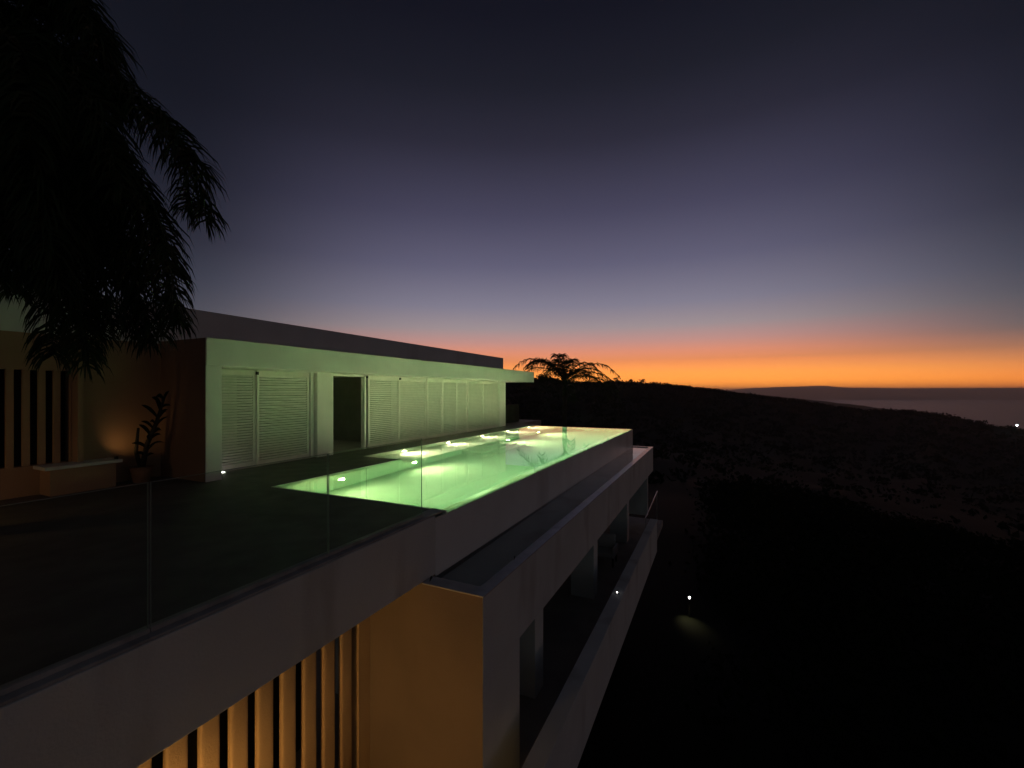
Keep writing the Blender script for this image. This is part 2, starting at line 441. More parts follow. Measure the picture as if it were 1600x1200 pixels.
for i in range(2):                                                                    # entry steps at the near end of the shelf
    st = MB(); st.box(PX2 + 0.003, PX2 + 0.45 * (2 - i), PYL + 0.02, PYW - 0.004, SHELF + 0.002, SHELF + 0.16 * (i + 1))
    st.build('step', 'pool', pool, bevel=0.012)
lp = MB()                                                                             # pale lip round the water
lp.box(PX0 - 0.04, PX0, PYR + 0.001, PYL + 0.04, -0.10, 0.004); lp.box(PX0, PX2 - 0.04, PYL, PYL + 0.04, -0.10, 0.004)
lp.box(PX2 - 0.04, PX2, PYL, PYW + 0.04, -0.10, 0.004); lp.box(PX2, PX1, PYW, PYW + 0.04, -0.10, 0.004)
lp.build('lip', 'lip', pool)
# mosaic strip on the submerged crest of the infinity wall
rnd = random.Random(4)
tm = MB(); tm.box(-0.045, 0.045, -0.045, 0.045, 0, 0.008); tme = tm.mesh('mosaic_tile', ('tile',))
k = 0
x = PX0 + 0.12
while x < 8.6:
    for r in range(2):
        if rnd.random() < 0.9:
            ty = PYR + 0.10 + 0.105 * r; o = link('tile', tme, pool, (x, ty, -0.034 - (ty - PYR - 0.045) * 0.847)); o.rotation_euler = (-0.7027, 0, 0); k += 1
    x += 0.105
for (dx, dy) in ((6.35, 5.55), (6.25, 4.35)):                                          # floor fittings near the corner
    fm = MB(); fm.lathe((dx, dy, FLOOR), [(0.13, 0.0), (0.13, 0.02), (0.10, 0.035), (0.02, 0.04)], 24); fm.build('drain_cover', 'lip', pool, smooth=True)
def pool_light(x, y, z, e, col, tilt, near=False):
    def disc(prof, *a_, **k_):
        g = MB(); g.lathe((0, 0, 0), prof, 20, 'y')
        g.v = [(x - q[1], y + q[0], z + q[2]) if near else (x + q[0], y + q[1], z + q[2]) for q in g.v]
        return g.build(*a_, **k_)
    ring = disc([(0.11, -0.001), (0.11, -0.02), (0.09, -0.028)], 'pool_light', 'steel', pool)
    disc([(0.087, -0.029), (0.07, -0.038), (0.03, -0.044)], 'lens', 'lens', ring, smooth=True)
    lamp('pool_lamp', 'SPOT', (x + 0.06, y, z) if near else (x, y - 0.06, z), ring, e, col, spot_size=math.radians(165), spot_blend=1.0, shadow_soft_size=0.05,
         rot=(math.radians(tilt), 0, math.radians(-90 if near else 180)))
E_POOL = 330.0
for x in (6.95, 9.45, 12.3, 15.2, 18.4):
    if x != 12.3: pool_light(x, PYL, -0.60 if x < PX2 else -0.72, E_POOL * (0.60 if x < 8 else 0.9 if x < 10 else 1.5), (1.0, 0.92, 0.40), 86)
pool_light(PX0, 6.3, -0.55, E_POOL * 0.36, (1.0, 0.90, 0.34), 92, True)
for x in (10.55, 12.95, 15.4, 17.8, 20.2): pool_light(x, PYW, -0.24, E_POOL * (1.05 if x < 11 else 0.66), (1.0, 0.84, 0.46), 84)
# water body
ol = [(PX0 - 0.01, PYR + 0.008), (PX1 + 0.004, PYR + 0.008), (PX1 + 0.004, PYW + 0.01), (PX2 - 0.01, PYW + 0.01), (PX2 - 0.01, PYL + 0.01), (PX0 - 0.01, PYL + 0.01)]
def prism(outline, z0, z1):
    m = MB(); n = len(outline)
    m.add([(x, y, z1) for x, y in outline] + [(x, y, z0) for x, y in outline],
          [tuple(range(n)), tuple(range(n, 2 * n))[::-1]] + [(i, n + i, n + (i + 1) % n, (i + 1) % n) for i in range(n)])
    return m
struct(prism(ol, FLOOR - 0.1, -0.020).build('pool_water', 'water'))

# ------------------------------------------------------------------ lower storey below deck and pool
base = empty('lower_storey', (10, 4.5, ZL), 'white concrete lower storey carrying the pool, with overflow trough, columns and slatted screen', 'building')
m = MB(); m.box(-5.0, PX0 - 0.301, PYR, PYR + 0.5, TZ, -0.002); m.build('edge_beam', 'beam', base, bevel=0.008)
m = MB(); m.box(-5.0, PX0 - 0.045, PYR + 0.012, PYR + 0.235, -0.0015, 0.022); m.build('coping', 'coping', base, bevel=0.006)
m = MB(); m.box(PX0 - 0.302, PX1 + 0.018, PYR + 0.0, PYR + 0.0035, TZ - 0.4, -0.055); m.build('pool_wall_render', 'wet_wall', base)
m = MB(); m.box(PX1 + 0.021, PX1 + 0.20, PYR + 0.003, PYW + 0.3, -2.0, -0.06); m.build('pool_end_render', 'beam', base)
# overflow trough
t = MB()
t.box(TX0, PX1 + 0.15, TY, TY + 0.16, TB, TZ - 0.02)
t.box(TX0, TX0 + 0.22, TY + 0.161, PYR - 0.002, TB, TZ - 0.02)
t.box(PX1 - 0.01, PX1 + 0.15, TY + 0.161, PYR - 0.002, TB, TZ - 0.02)
t.box(TX0 + 0.221, PX1 - 0.011, TY + 0.161, PYR - 0.002, TB, TZ - 0.22)
t.build('trough', 'beam', base)
t = MB()
t.box(TX0 - 0.012, PX1 + 0.162, TY - 0.012, TY + 0.165, TZ - 0.02, TZ)
t.box(TX0 - 0.012, TX0 + 0.225, TY + 0.166, PYR - 0.001, TZ - 0.02, TZ - 0.001)
t.box(PX1 - 0.015, PX1 + 0.162, TY + 0.166, PYR - 0.001, TZ - 0.02, TZ - 0.001)
t.build('trough_rim', 'wet_rim', base, bevel=0.004)
struct(prism([(TX0 + 0.215, TY + 0.155), (PX1 - 0.005, TY + 0.155), (PX1 - 0.005, PYR - 0.0), (TX0 + 0.215, PYR - 0.0)], TZ - 0.26, TZ - 0.035).build('trough_water', 'still_water'))
# return wall, pier, screen of slats
FINY = 4.50
m = MB(); m.box(TX0, TX0 + 0.25, TY + 0.601, FINY + 0.3, ZL, TB - 0.001); m.box(TX0, TX0 + 0.25, PYR + 0.501, FINY + 0.3, TB, -0.36); m.box(TX0 + 0.0, TX0 + 0.25, PYR, PYR + 0.5, TB, TZ - 0.001)
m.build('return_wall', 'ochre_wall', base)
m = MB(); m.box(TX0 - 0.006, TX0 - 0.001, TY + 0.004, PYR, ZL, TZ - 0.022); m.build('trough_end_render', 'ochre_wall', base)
m = MB(); m.box(TX0 + 0.0, 5.93, TY + 0.001, TY + 0.6, ZL, TB - 0.001); m.build('pier', 'beam', base, bevel=0.006)
m = MB(); m.box(4.575, TX0 - 0.001, FINY, FINY + 0.16, ZL, -0.36); m.build('screen_post', 'ochre', base, bevel=0.012)
for i in range(16):
    x = 4.28 - 0.2915 * i; m = MB(); nS = 28          # vertical blade with softly rounded edges
    def se(c_): return math.copysign(abs(c_) ** 0.42, c_)
    ring = [(x + 0.093 - 0.093 * se(math.cos(2 * math.pi * k / nS)), FINY + 0.04 - 0.04 * se(math.sin(2 * math.pi * k / nS))) for k in range(nS)]
    m.v = [(q[0], q[1], z) for z in (ZL, -0.36) for q in ring]
    m.f = [tuple(range(nS)), tuple(range(nS, 2 * nS))[::-1]] + [(k, nS + k, nS + (k + 1) % nS, (k + 1) % nS) for k in range(nS)]; m.mi = [0] * len(m.f)
    me = m.build('slat', 'ochre', base).data
    for p in me.polygons[2:]: p.use_smooth = True
m = MB(); m.box(-5, TX0, FINY + 1.4, FINY + 1.5, ZL, -0.36); m.build('dark_backing', 'black', base)  # black sheet giving the darkness of the unlit room behind the slats
m = MB(); m.box(-5.0, 17.0, 1.98 + 0.2, BY, ZL - 0.25, ZL); m.build('floor_slab', 'concrete', base)
m = MB(); m.box(5.93, 20.6, 6.2, 6.4, ZL, TB - 0.001); m.box(20.4, 20.6, 2.8, 6.2, ZL, TB - 0.001); m.build('back_wall', 'beam', base)
m = MB(); m.box(TX0 + 0.26, PX1, TY + 0.3, 6.2, TB - 0.0, TB + 0.2); m.build('soffit', 'beam', base)
for x in (7.35, 11.55, 16.4): 
    m = MB(); m.box(x, x + 0.42, 2.98, 3.62, ZL + 0.001, TB - 0.002); m.build('column', 'plaster', base, bevel=0.008)
m = MB(); m.box(-3.0, 16.75, 1.96, 2.18, -4.12, -3.0); m.build('parapet', 'beam', base)
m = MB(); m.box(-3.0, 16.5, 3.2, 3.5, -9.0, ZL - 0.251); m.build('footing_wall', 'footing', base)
m = MB(); m.box(-3.0, 16.77, 1.94, 2.20, -3.0 + 0.001, -2.95); m.build('parapet_coping', 'beam', base, bevel=0.006)
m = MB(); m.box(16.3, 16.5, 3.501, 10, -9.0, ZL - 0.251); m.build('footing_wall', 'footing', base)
m = MB(); m.tube([(16.9, 2.4, -3.0), (20.6, 2.4, -2.75)], 0.02, 8); m.build('handrail', 'steel', base)
for x, zt in ((16.95, -2.99), (20.5, -2.755)):
    m = MB(); m.tube([(x, 2.4, ZL - 0.3), (x, 2.4, zt)], 0.018, 8); m.build('rail_post', 'steel', base)
m = MB(); m.box(17.0, 21.0, 2.2, 6.2, ZL - 0.55, ZL - 0.3); m.build('landing_slab', 'concrete', base)

# ------------------------------------------------------------------ villa
villa = empty('villa', (12.5, 10.5, 0), 'low white flat-roofed house with louvred shutters and projecting eave beside the pool', 'house')
m = MB()
m.box(HX0 + 0.002, EX, FY, 11.2, ZS, ZF); m.build('eave', 'plaster_clean', villa, bevel=0.008)
m = MB(); m.box(-6.0, 21.15, 10.43, 10.68, 2.74, ZR); m.box(-6.0, 21.15, 10.681, 15.0, 2.9, 3.2); m.box(20.9, 21.15, 10.681, 15.0, 3.2, ZR); m.build('roof_parapet', 'plaster', villa, bevel=0.006)
m = MB(); m.box(HX0, HX0 + 0.30, FY + 0.012, BY + 0.2, 0, ZS - 0.001); m.build('wing_wall', 'plaster_clean', villa, bevel=0.006)
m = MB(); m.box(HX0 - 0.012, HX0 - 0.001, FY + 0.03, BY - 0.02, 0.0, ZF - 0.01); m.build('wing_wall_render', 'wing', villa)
m = MB(); m.box(8.30, 8.83, WY - 0.14, WY + 0.18, 0, ZS - 0.001); m.build('column', 'plaster_clean', villa, bevel=0.006)
m = MB(); m.box(8.18, 8.285, WY - 0.03, WY + 0.1, 0, ZS - 0.001); m.build('downpipe', 'plaster_clean', villa, bevel=0.02)
m = MB(); m.box(19.30, HX1, WY - 0.02, WY + 0.4, 0, ZS - 0.001); m.box(HX1 - 0.25, HX1 - 0.002, WY + 0.401, 15, 0, ZS - 0.001); m.build('end_wall', 'plaster_clean', villa, bevel=0.006)
m = MB(); m.box(10.13, 10.20, WY - 0.03, WY + 0.12, 0, ZS - 0.04); m.box(8.835, 10.13, WY - 0.0, WY + 0.12, ZS - 0.06, ZS - 0.001); m.build('door_frame', 'plaster_clean', villa, bevel=0.004)
m = MB(); m.box(10.215, 10.285, WY + 0.02, WY + 0.10, 0.02, ZS - 0.03); m.build('door_leaf_edge', 'black', villa)
# dark room behind the open door
m = MB(); m.box(HX0 + 0.30, HX1 - 0.25, 13.6, 13.75, 0, ZS); m.build('room_back_wall', 'dark', villa)
for x in (8.70, 11.6):
    m = MB(); m.box(x, x + 0.10, WY + 0.19, 13.6, 0, ZS - 0.001); m.build('room_partition', 'dark', villa)
m = MB(); m.box(HX0 + 0.30, HX1 - 0.25, WY - 0.019, 13.6, -0.2, 0.003); m.build('room_floor', 'dark', villa)
m = MB(); m.box(HX0 + 0.30, HX1 - 0.25, 11.201, 13.6, ZS, ZS + 0.3); m.build('room_ceiling', 'dark', villa)
# louvred shutters
panels = [(5.42, 6.70, 0.03), (6.70, 8.16, 0.0), (10.31, 11.80, 0.0), (11.80, 13.36, 0.03), (13.36, 14.37, 0.0), (14.37, 15.42, 0.0), (15.42, 16.30, 0.03), (16.30, 17.68, 0.0), (17.68, 19.28, 0.02)]
SL_N, SL_Z0, SL_Z1 = 33, 0.14, 2.12
for (x0, x1, dy) in panels:
    y = WY + dy
    st, rl = 0.065, 0.0
    f = MB()
    f.box(x0 + 0.004, x0 + st, y, y + 0.045, 0.02, ZS - 0.012); f.box(x1 - st, x1 - 0.004, y, y + 0.045, 0.02, ZS - 0.012)
    f.box(x0 + st, x1 - st, y + 0.002, y + 0.043, 0.02, SL_Z0 - 0.015); f.box(x0 + st, x1 - st, y + 0.002, y + 0.043, SL_Z1 + 0.01, ZS - 0.012)
    sh = f.build('shutter', 'slat', villa)
    sm_ = MB(); L = x1 - x0 - 2 * st
    # a slat: thin tilted board
    hh, tt = 0.027, 0.005
    ca, sa = math.cos(math.radians(-32)), math.sin(math.radians(-32))
    q = [(-tt, -hh), (tt, -hh), (tt, hh), (-tt, hh)]
    q = [(yy * ca + zz * sa, -yy * sa + zz * ca) for yy, zz in q]
    vs_ = [(xx, yy, zz) for xx in (0, L) for yy, zz in q]
    sm_.add(vs_, [(0, 1, 2, 3), (7, 6, 5, 4), (0, 4, 5, 1), (1, 5, 6, 2), (2, 6, 7, 3), (3, 7, 4, 0)])
    me = sm_.mesh('slat', ('slat',))
    for i in range(SL_N):
        z = SL_Z0 + 0.02 + (SL_Z1 - SL_Z0 - 0.03) * i / (SL_N - 1)
        link('slat', me, sh, (x0 + st, y + 0.0225, z))
for (x, dz) in ((6.70, 2.19), (10.25, 2.205), (11.80, 2.195)):
    m = MB(); m.box(x - 0.028, x + 0.028, WY - 0.045, WY - 0.002, dz - 0.045, dz + 0.03); m.build('shutter_latch', 'black', villa, bevel=0.006)
m = MB(); m.box(HX0 + 0.31, 8.17, WY - 0.05, WY + 0.06, 0.0, 0.018); m.box(10.3, 19.29, WY - 0.05, WY + 0.06, 0.0, 0.018); m.build('shutter_track', 'steel', villa)
# porch wall on the left with its own slatted opening
m = MB(); m.box(-6, 3.70, BY, BY + 0.2, 0, 0.50); m.box(-6, 3.70, BY, BY + 0.2, 2.12, 2.74); m.box(3.70, HX0, BY, BY + 0.2, 0, 2.74)
m.build('porch_wall', 'porch', villa)
m = MB(); m.box(3.72, 3.80, 10.24, BY - 0.001, 0.501, 2.73); m.build('porch_shade_post', 'porch', villa, bevel=0.006)  # upright added to keep the lamp off part of the porch wall
for i in range(18):
    x = 3.485 - 0.188 * i
    m = MB(); m.box(x, x + 0.092, BY + 0.02, BY + 0.08, 0.501, 2.119); m.build('slat', 'porch', villa, bevel=0.008)
m = MB(); m.box(-6, HX0, BY + 1.4, BY + 1.5, 0, 2.74); m.build('porch_dark_backing', 'black', villa)  # painted black to stand for the dark room behind the opening

# ------------------------------------------------------------------ glass balustrade on the deck edge
lab = ['left clear glass balustrade panel on the deck edge, cut by the frame', 'middle clear glass balustrade panel on the deck edge', 'right clear glass balustrade panel, ending at the pool corner']
for i, (x0, x1) in enumerate(((0.10, 1.72), (1.735, 3.315), (3.33, 4.93))):
    g = empty('glass_panel', ((x0 + x1) / 2, 3.69, 0.022), lab[i], 'glass panel', 'glass balustrade panels')
    p = MB(); p.box(x0 + 0.003, x1 - 0.003, 3.685, 3.697, 0.03, 1.097); p.build('pane', 'glass', g)
    e = MB(); e.box(x0, x0 + 0.003, 3.685, 3.697, 0.03, 1.10); e.box(x1 - 0.003, x1, 3.685, 3.697, 0.03, 1.10); e.box(x0 + 0.003, x1 - 0.003, 3.685, 3.697, 1.097, 1.10); e.build('polished_edge', 'glass_edge', g)
    c = MB(); c.box(x0 - 0.004, x1 + 0.004, 3.672, 3.710, 0.0225, 0.055); c.build('base_channel', 'coping', g)

# ------------------------------------------------------------------ palms
def frond(name, pts, parent, Lmax, npair, seed, droop=0.8, twist=0.9, r0=0.03, width=0.032):
    rnd = random.Random(seed)
    P = [Vector(p) for p in pts]
    def cat(t):
        n = len(P) - 1; i = min(int(t * n), n - 1); f = t * n - i
        p0, p1, p2, p3 = P[max(i - 1, 0)], P[i], P[i + 1], P[min(i + 2, n)]
        return 0.5 * ((2 * p1) + (p2 - p0) * f + (2 * p0 - 5 * p1 + 4 * p2 - p3) * f * f + (3 * p1 - p0 - 3 * p2 + p3) * f ** 3)
    m = MB()
    K = 16
    m.tube([cat(i / K) for i in range(K + 1)], [r0 * (1 - 0.85 * i / K) for i in range(K + 1)], 5)
    for j in range(npair):
        t = 0.14 + 0.86 * j / (npair - 1)
        p = cat(t); tg = (cat(min(1, t + 0.02)) - cat(max(0, t - 0.02))).normalized()
        side = tg.cross(Vector((0, 0, 1)))
        if side.length < 0.05: side = Vector((1, 0, 0))
        side.normalize(); up = side.cross(tg).normalized()
        L = Lmax * (0.35 + 0.65 * math.sin(math.pi * min(1, 0.12 + 0.80 * t))) * rnd.uniform(0.82, 1.08)
        for sgn in (-1, 1):
            tw = rnd.uniform(-twist, twist)
            d0 = (side * sgn * math.cos(tw) + up * (math.sin(tw) * 0.8) + tg * rnd.uniform(0.45, 0.85)).normalized()
            g = Vector((0, 0, -1))
            a1 = p + d0 * L * 0.40
            d1 = (d0 + g * droop * rnd.uniform(0.6, 1.2)).normalized(); a2 = a1 + d1 * L * 0.35
            d2 = (d1 + g * droop * 0.9).normalized(); a3 = a2 + d2 * L * 0.28
            wv = d0.cross(Vector((rnd.uniform(-1, 1), rnd.uniform(-1, 1), rnd.uniform(-0.5, 0.5)))).normalized() * width
            m.add([p - wv * 0.4, p + wv * 0.4, a1 - wv * 0.5, a1 + wv * 0.5, a2 - wv * 0.35, a2 + wv * 0.35, a3],
                  [(0, 1, 3, 2), (2, 3, 5, 4), (4, 5, 6)])
    me = m.mesh(name, ('palm',)); return link(name, me, parent)

def trunk(parent, x, y, z0, z1, r0, r1, shaft):
    m = MB(); pts, rad = [], []
    K = 40
    for i in range(K + 1):
        f = i / K; pts.append((x + 0.10 * math.sin(2.2 * f), y + 0.06 * math.sin(3 * f), z0 + (z1 - z0) * f))
        rad.append((r0 + (r1 - r0) * f) * (1.0 + (0.05 if i % 2 else 0.0)))
    m.tube(pts, rad, 14); m.build('trunk', 'bark', parent, smooth=True)
    e = Vector(pts[-1])
    m = MB(); m.tube([e, e + Vector((0, 0, shaft * 0.4)), e + Vector((0, 0, shaft))], [r1 * 1.15, r1 * 1.05, r1 * 0.6], 14)
    m.build('crownshaft', 'palm', parent, smooth=True)
    return e + Vector((0, 0, shaft))

# large palm beside the porch, crown just outside the frame
CR_F = 5.3
pb = at(-70, 620, CR_F)
pal = empty('palm_tree', (pb.x, pb.y, 0), 'tall dark palm whose drooping fronds hang over the left end of the roof', 'palm tree', 'palm trees')
top = trunk(pal, pb.x, pb.y, 0.0, 4.6, 0.19, 0.13, 0.9)
def fr_px(lst): return [tuple(top)] + [tuple(at(u, v, F)) for u, v, F in lst]
fronds = [
 [(40, 92, 5.2), (150, 118, 5.1), (240, 180, 5.0), (305, 262, 5.0), (322, 345, 5.0)],
 [(30, 130, 5.1), (120, 190, 5.0), (200, 275, 4.9), (255, 380, 4.9), (280, 500, 4.9)],
 [(10, 170, 5.2), (80, 240, 5.2), (150, 320, 5.2), (205, 420, 5.2), (232, 520, 5.3)],
 [(0, 180, 4.9), (50, 280, 4.8), (90, 390, 4.8), (120, 470, 4.8), (132, 545, 4.8)],
 [(-40, 190, 5.0), (0, 290, 4.9), (10, 370, 4.9), (0, 440, 5.0)],
 [(20, 40, 5.5), (90, 10, 5.6), (150, 40, 5.6), (176, 100, 5.6), (182, 160, 5.6)],
 [(0, 60, 4.9), (60, 70, 4.7), (110, 140, 4.6), (140, 230, 4.6), (150, 310, 4.6)],
 [(10, 110, 5.6), (90, 170, 5.9), (150, 250, 6.0), (180, 330, 6.1), (190, 420, 6.1)],
 [(-30, 30, 5.0), (20, -30, 4.9), (80, -40, 4.8), (130, 10, 4.8), (160, 90, 4.8)],
 [(-20, 100, 4.7), (30, 160, 4.4), (60, 250, 4.3), (70, 330, 4.3), (75, 400, 4.3)],
 [(-20, 140, 5.5), (30, 230, 5.7), (60, 330, 5.8), (80, 430, 5.9)],
 [(20, 70, 4.8), (90, 90, 4.6), (140, 150, 4.5), (170, 220, 4.5), (185, 300, 4.5)],
 [(-10, 150, 5.0), (40, 200, 4.9), (100, 300, 4.9), (150, 400, 4.9), (175, 505, 5.0)],
 [(-60, 20, 5.3), (-10, -60, 5.4), (50, -70, 5.6), (110, -40, 5.8)],
 [(20, 60, 5.0), (70, 110, 5.0), (60, 200, 4.9), (30, 300, 4.9)],
 [(-20, 60, 4.6), (10, 50, 4.3), (40, 90, 4.1), (50, 160, 4.0), (45, 230, 4.0)],
 [(-150, 20, 5.2), (-260, -20, 5.2), (-340, 60, 5.2), (-380, 180, 5.2)],
 [(-150, 90, 5.0), (-230, 150, 4.8), (-280, 260, 4.7), (-300, 380, 4.7)],
]
rp = random.Random(12)
for i in range(16):                      # the inner fronds that close the crown
    u1, v1 = rp.uniform(-20, 95), rp.uniform(-60, 190); f1 = rp.uniform(4.5, 6.0)
    u2, v2 = u1 + rp.uniform(10, 50), v1 + rp.uniform(30, 110); u3, v3 = u2 + rp.uniform(0, 22), v2 + rp.uniform(80, 130)
    fronds.append([(u1, v1, f1), (u2, v2, f1), (u3, v3, f1), (u3 + rp.uniform(-5, 8), v3 + 90, f1)])
for k in (0, 1, 2, 3, 7, 12, 1, 2, 1, 3, 2):              # companions close beside the outer fronds
    du, dv = rp.uniform(-34, 4), rp.uniform(-22, 18)
    fronds.append([(u + du * (0.3 + 0.3 * j), v + dv * (0.3 + 0.3 * j), F + 0.25) for j, (u, v, F) in enumerate(fronds[k])])
for i, fpx in enumerate(fronds): frond('frond', fr_px(fpx), pal, 0.58, 190, 100 + i, droop=1.05, twist=1.1, width=0.022)

def wild_palm(u, v, F, label, seed, nf, L):
    c = at(u, v, F); z0 = ground_z(c.x, c.y)
    e = empty('palm_tree', (c.x, c.y, z0), label, 'palm tree', 'palm trees')
    tp = trunk(e, c.x, c.y, z0 - 0.2, c.z - 0.9, 0.24, 0.15, 0.9)
    rnd = random.Random(seed)
    for i in range(nf):
        az = 2.4 * i + rnd.uniform(-0.25, 0.25); el = math.radians((42, 60, 32, 66, 50)[i % 5] + rnd.uniform(-8, 8))
        d = Vector((math.cos(az) * math.cos(el), math.sin(az) * math.cos(el), math.sin(el))); p = tp.copy(); pts = [tuple(p)]
        for k in range(6):
            p = p + d * (L / 6) * (0.80 if el > 1 else 1); d = (d + Vector((0, 0, -0.26 - 0.05 * k))).normalized(); pts.append(tuple(p))
        frond('frond', pts, e, 0.80, 34, seed * 50 + i, droop=1.1, twist=0.5, width=0.05, r0=0.035)
    frond('frond', [tuple(tp), tuple(tp + Vector((0.02, 0, 0.9))), tuple(tp + Vector((0.05, 0.02, 2.0)))], e, 0.10, 10, seed, width=0.03, r0=0.03)
wild_palm(882, 598, 30, 'feathery far palm silhouetted against the orange sky beyond the pool', 3, 22, 4.4)

# ------------------------------------------------------------------ trees on the crest and around
def tree(x, y, h, label, seed, group='trees on the hill crest', nleaf=260, ls=0.45):
    z = ground_z(x, y) - 0.3; rnd = random.Random(seed)
    e = empty('tree', (x, y, z), label, 'tree', group)
    t = MB(); t.tube([(x, y, z), (x + 0.1, y, z + h * 0.35), (x + 0.05 * h, y + 0.03 * h, z + h * 0.7)], [h * 0.035, h * 0.026, h * 0.012], 7)
    for k in range(5):
        a = k * 1.3 + rnd.random(); t.tube([(x + 0.1, y, z + h * (0.35 + 0.06 * k)), (x + math.cos(a) * h * 0.25, y + math.sin(a) * h * 0.25, z + h * (0.55 + 0.07 * k))], [h * 0.014, h * 0.005], 5)
    t.build('trunk', 'bark', e)
    c = MB()
    cl = [(Vector((x, y, z + h * 0.65)) + Vector((rnd.gauss(0, 1) * h * 0.22, rnd.gauss(0, 1) * h * 0.22, rnd.gauss(0, 1) * h * 0.13)), h * rnd.uniform(0.09, 0.19)) for _ in range(12)]
    for _ in range(nleaf):
        p0, r = rnd.choice(cl); p = p0 + Vector((rnd.gauss(0, 1), rnd.gauss(0, 1), rnd.gauss(0, 1) * 0.7)) * r * 0.7
        a = Vector((rnd.gauss(0, 1), rnd.gauss(0, 1), rnd.gauss(0, 1))).normalized() * ls * rnd.uniform(0.6, 1.3); b_ = a.cross(Vector((rnd.gauss(0, 1), rnd.gauss(0, 1), rnd.gauss(0, 1)))).normalized() * ls * 0.5
        c.add([p - a, p + b_, p + a, p - b_], [(0, 1, 2, 3)])
    me = c.mesh('crown', ('leaf',)); link('crown', me, e)
def crest(u, k=0.985):
    a = math.atan((u - 800) / FPX); r = ridge_r(a) * k; w = TH - a
    return r * math.cos(w), r * math.sin(w)
for i, (u, h, lb) in enumerate(((846, 5.2, 'low round tree on the crest at the end of the eave'), (962, 5.0, 'rounded tree on the crest just right of the far palms'),
        (985, 4.2, 'small tree on the crest, second right of the far palms'), (1003, 5.4, 'loose open tree on the crest, third right of the far palms'), (1030, 3.4, 'tiny tree standing up alone on the orange skyline'))):
    x, y = crest(u); tree(x, y, h, lb, 40 + i, ls=0.40)
# unbroken scrub and wood on the slopes: one mass
rnd = random.Random(77); fo = MB()
for i in range(7000):
    a = rnd.uniform(-0.25, 0.92); R = ridge_r(a); f = rnd.random()
    r = 42 + (R * 1.0 - 42) * (f ** 0.55 if i % 3 else 1 - 0.03 * rnd.random())
    near = i % 4 == 1
    if near: a = rnd.uniform(0.43, 0.95); r = 13 + 62 * rnd.random() ** 0.7
    w = TH - a; x, y = r * math.cos(w), r * math.sin(w); z = ground_z(x, y)
    h = rnd.uniform(0.8, 2.2) * (0.7 + r / 420)
    if i % 3 == 0: h *= 0.7
    if math.hypot(x - 19.5, y - 1.0) < 2.6: continue
    for _ in range(22 if near else 9):
        p = Vector((x + rnd.gauss(0, 0.6) * h, y + rnd.gauss(0, 0.6) * h, z + rnd.random() * h * 0.8)); s_ = h * rnd.uniform(0.25, 0.5) * (0.38 if near else 1.0)
        aa = Vector((rnd.gauss(0, 1), rnd.gauss(0, 1), rnd.gauss(0, 1))).normalized() * s_; bb = aa.cross(Vector((rnd.gauss(0, 1), rnd.gauss(0, 1), rnd.gauss(0, 1)))).normalized() * s_ * 0.6
        fo.add([p - aa, p + bb, p + aa, p - bb], [(0, 1, 2, 3)])
fob = link('hillside_scrub', fo.mesh('hillside_scrub', ('scrub',)))
tag(fob, 'dark unbroken scrub covering the valley side and ridge', 'scrub'); fob['kind'] = 'stuff'

# ------------------------------------------------------------------ porch things: bench, plant, lamps
bx = at(100, 700, 6.75); b0 = Vector((3.30, 10.02, 0))
be = empty('bench', (3.75, 10.2, 0), 'low pale stone bench against the ochre porch wall', 'bench')
m = MB(); m.box(3.22, 4.26, 9.98, BY - 0.003, 0.44, 0.50); m.build('seat', 'bench', be, bevel=0.012)
m = MB(); m.box(3.30, 4.18, 10.04, BY - 0.01, 0.0, 0.439); m.build('plinth', 'porch', be, bevel=0.006)
pe = empty('potted_plant', (4.62, 10.08, 0), 'dark potted plant with a leaning stem in the porch corner', 'plant')
m = MB(); m.lathe((4.60, 10.10, 0), [(0.13, 0.0), (0.18, 0.26), (0.20, 0.30), (0.165, 0.30), (0.15, 0.26)], 18); m.build('pot', 'pot', pe)
m = MB(); m.tube([(4.60, 10.1, 0.2), (4.66, 10.05, 0.7), (4.78, 9.95, 1.15), (4.86, 9.86, 1.60)], [0.05, 0.045, 0.035, 0.02], 8); m.tube([(4.60, 10.1, 0.2), (4.52, 10.12, 0.6), (4.55, 10.1, 1.05)], [0.04, 0.035, 0.02], 7); m.build('stem', 'bark', pe, smooth=True)
def blade(base, tip, w, bend):
    m = MB(); base, tip = Vector(base), Vector(tip); d = tip - base; s = d.cross(Vector((0.3, -1, 0.2))).normalized() * w; vs, fs = [], []
    for i in range(7):
        t = i / 6; c = base + d * t + Vector((0, 0, 1)) * bend * math.sin(math.pi * t); k = math.sin(math.pi * min(1, 0.08 + 0.92 * t)) ** 0.7
        vs += [c - s * k, c + s * k + Vector((0, 0, 0.01))]
    for i in range(6): fs.append((2 * i, 2 * i + 1, 2 * i + 3, 2 * i + 2))
    m.add(vs, fs); return m
rl = random.Random(31)
for j in range(26):                       # long narrow leaves fanning off the leaning stem
    t = 0.15 + 0.85 * j / 25
    a_ = Vector((4.60 + 0.26 * t, 10.1 - 0.24 * t, 0.25 + 1.35 * t)); ang = j * 2.4
    ln = rl.uniform(0.22, 0.38) * (1.15 - 0.45 * t)
    b_ = a_ + Vector((math.cos(ang) * ln * 0.8, -abs(math.sin(ang)) * ln * 0.55 + 0.05, rl.uniform(0.02, 0.26)))
    b_.x = min(b_.x, 5.05); b_.y = min(b_.y, 10.42)
    blade(tuple(a_), tuple(b_), rl.uniform(0.022, 0.038), 0.05).build('leaf', 'leaf', pe, smooth=True)
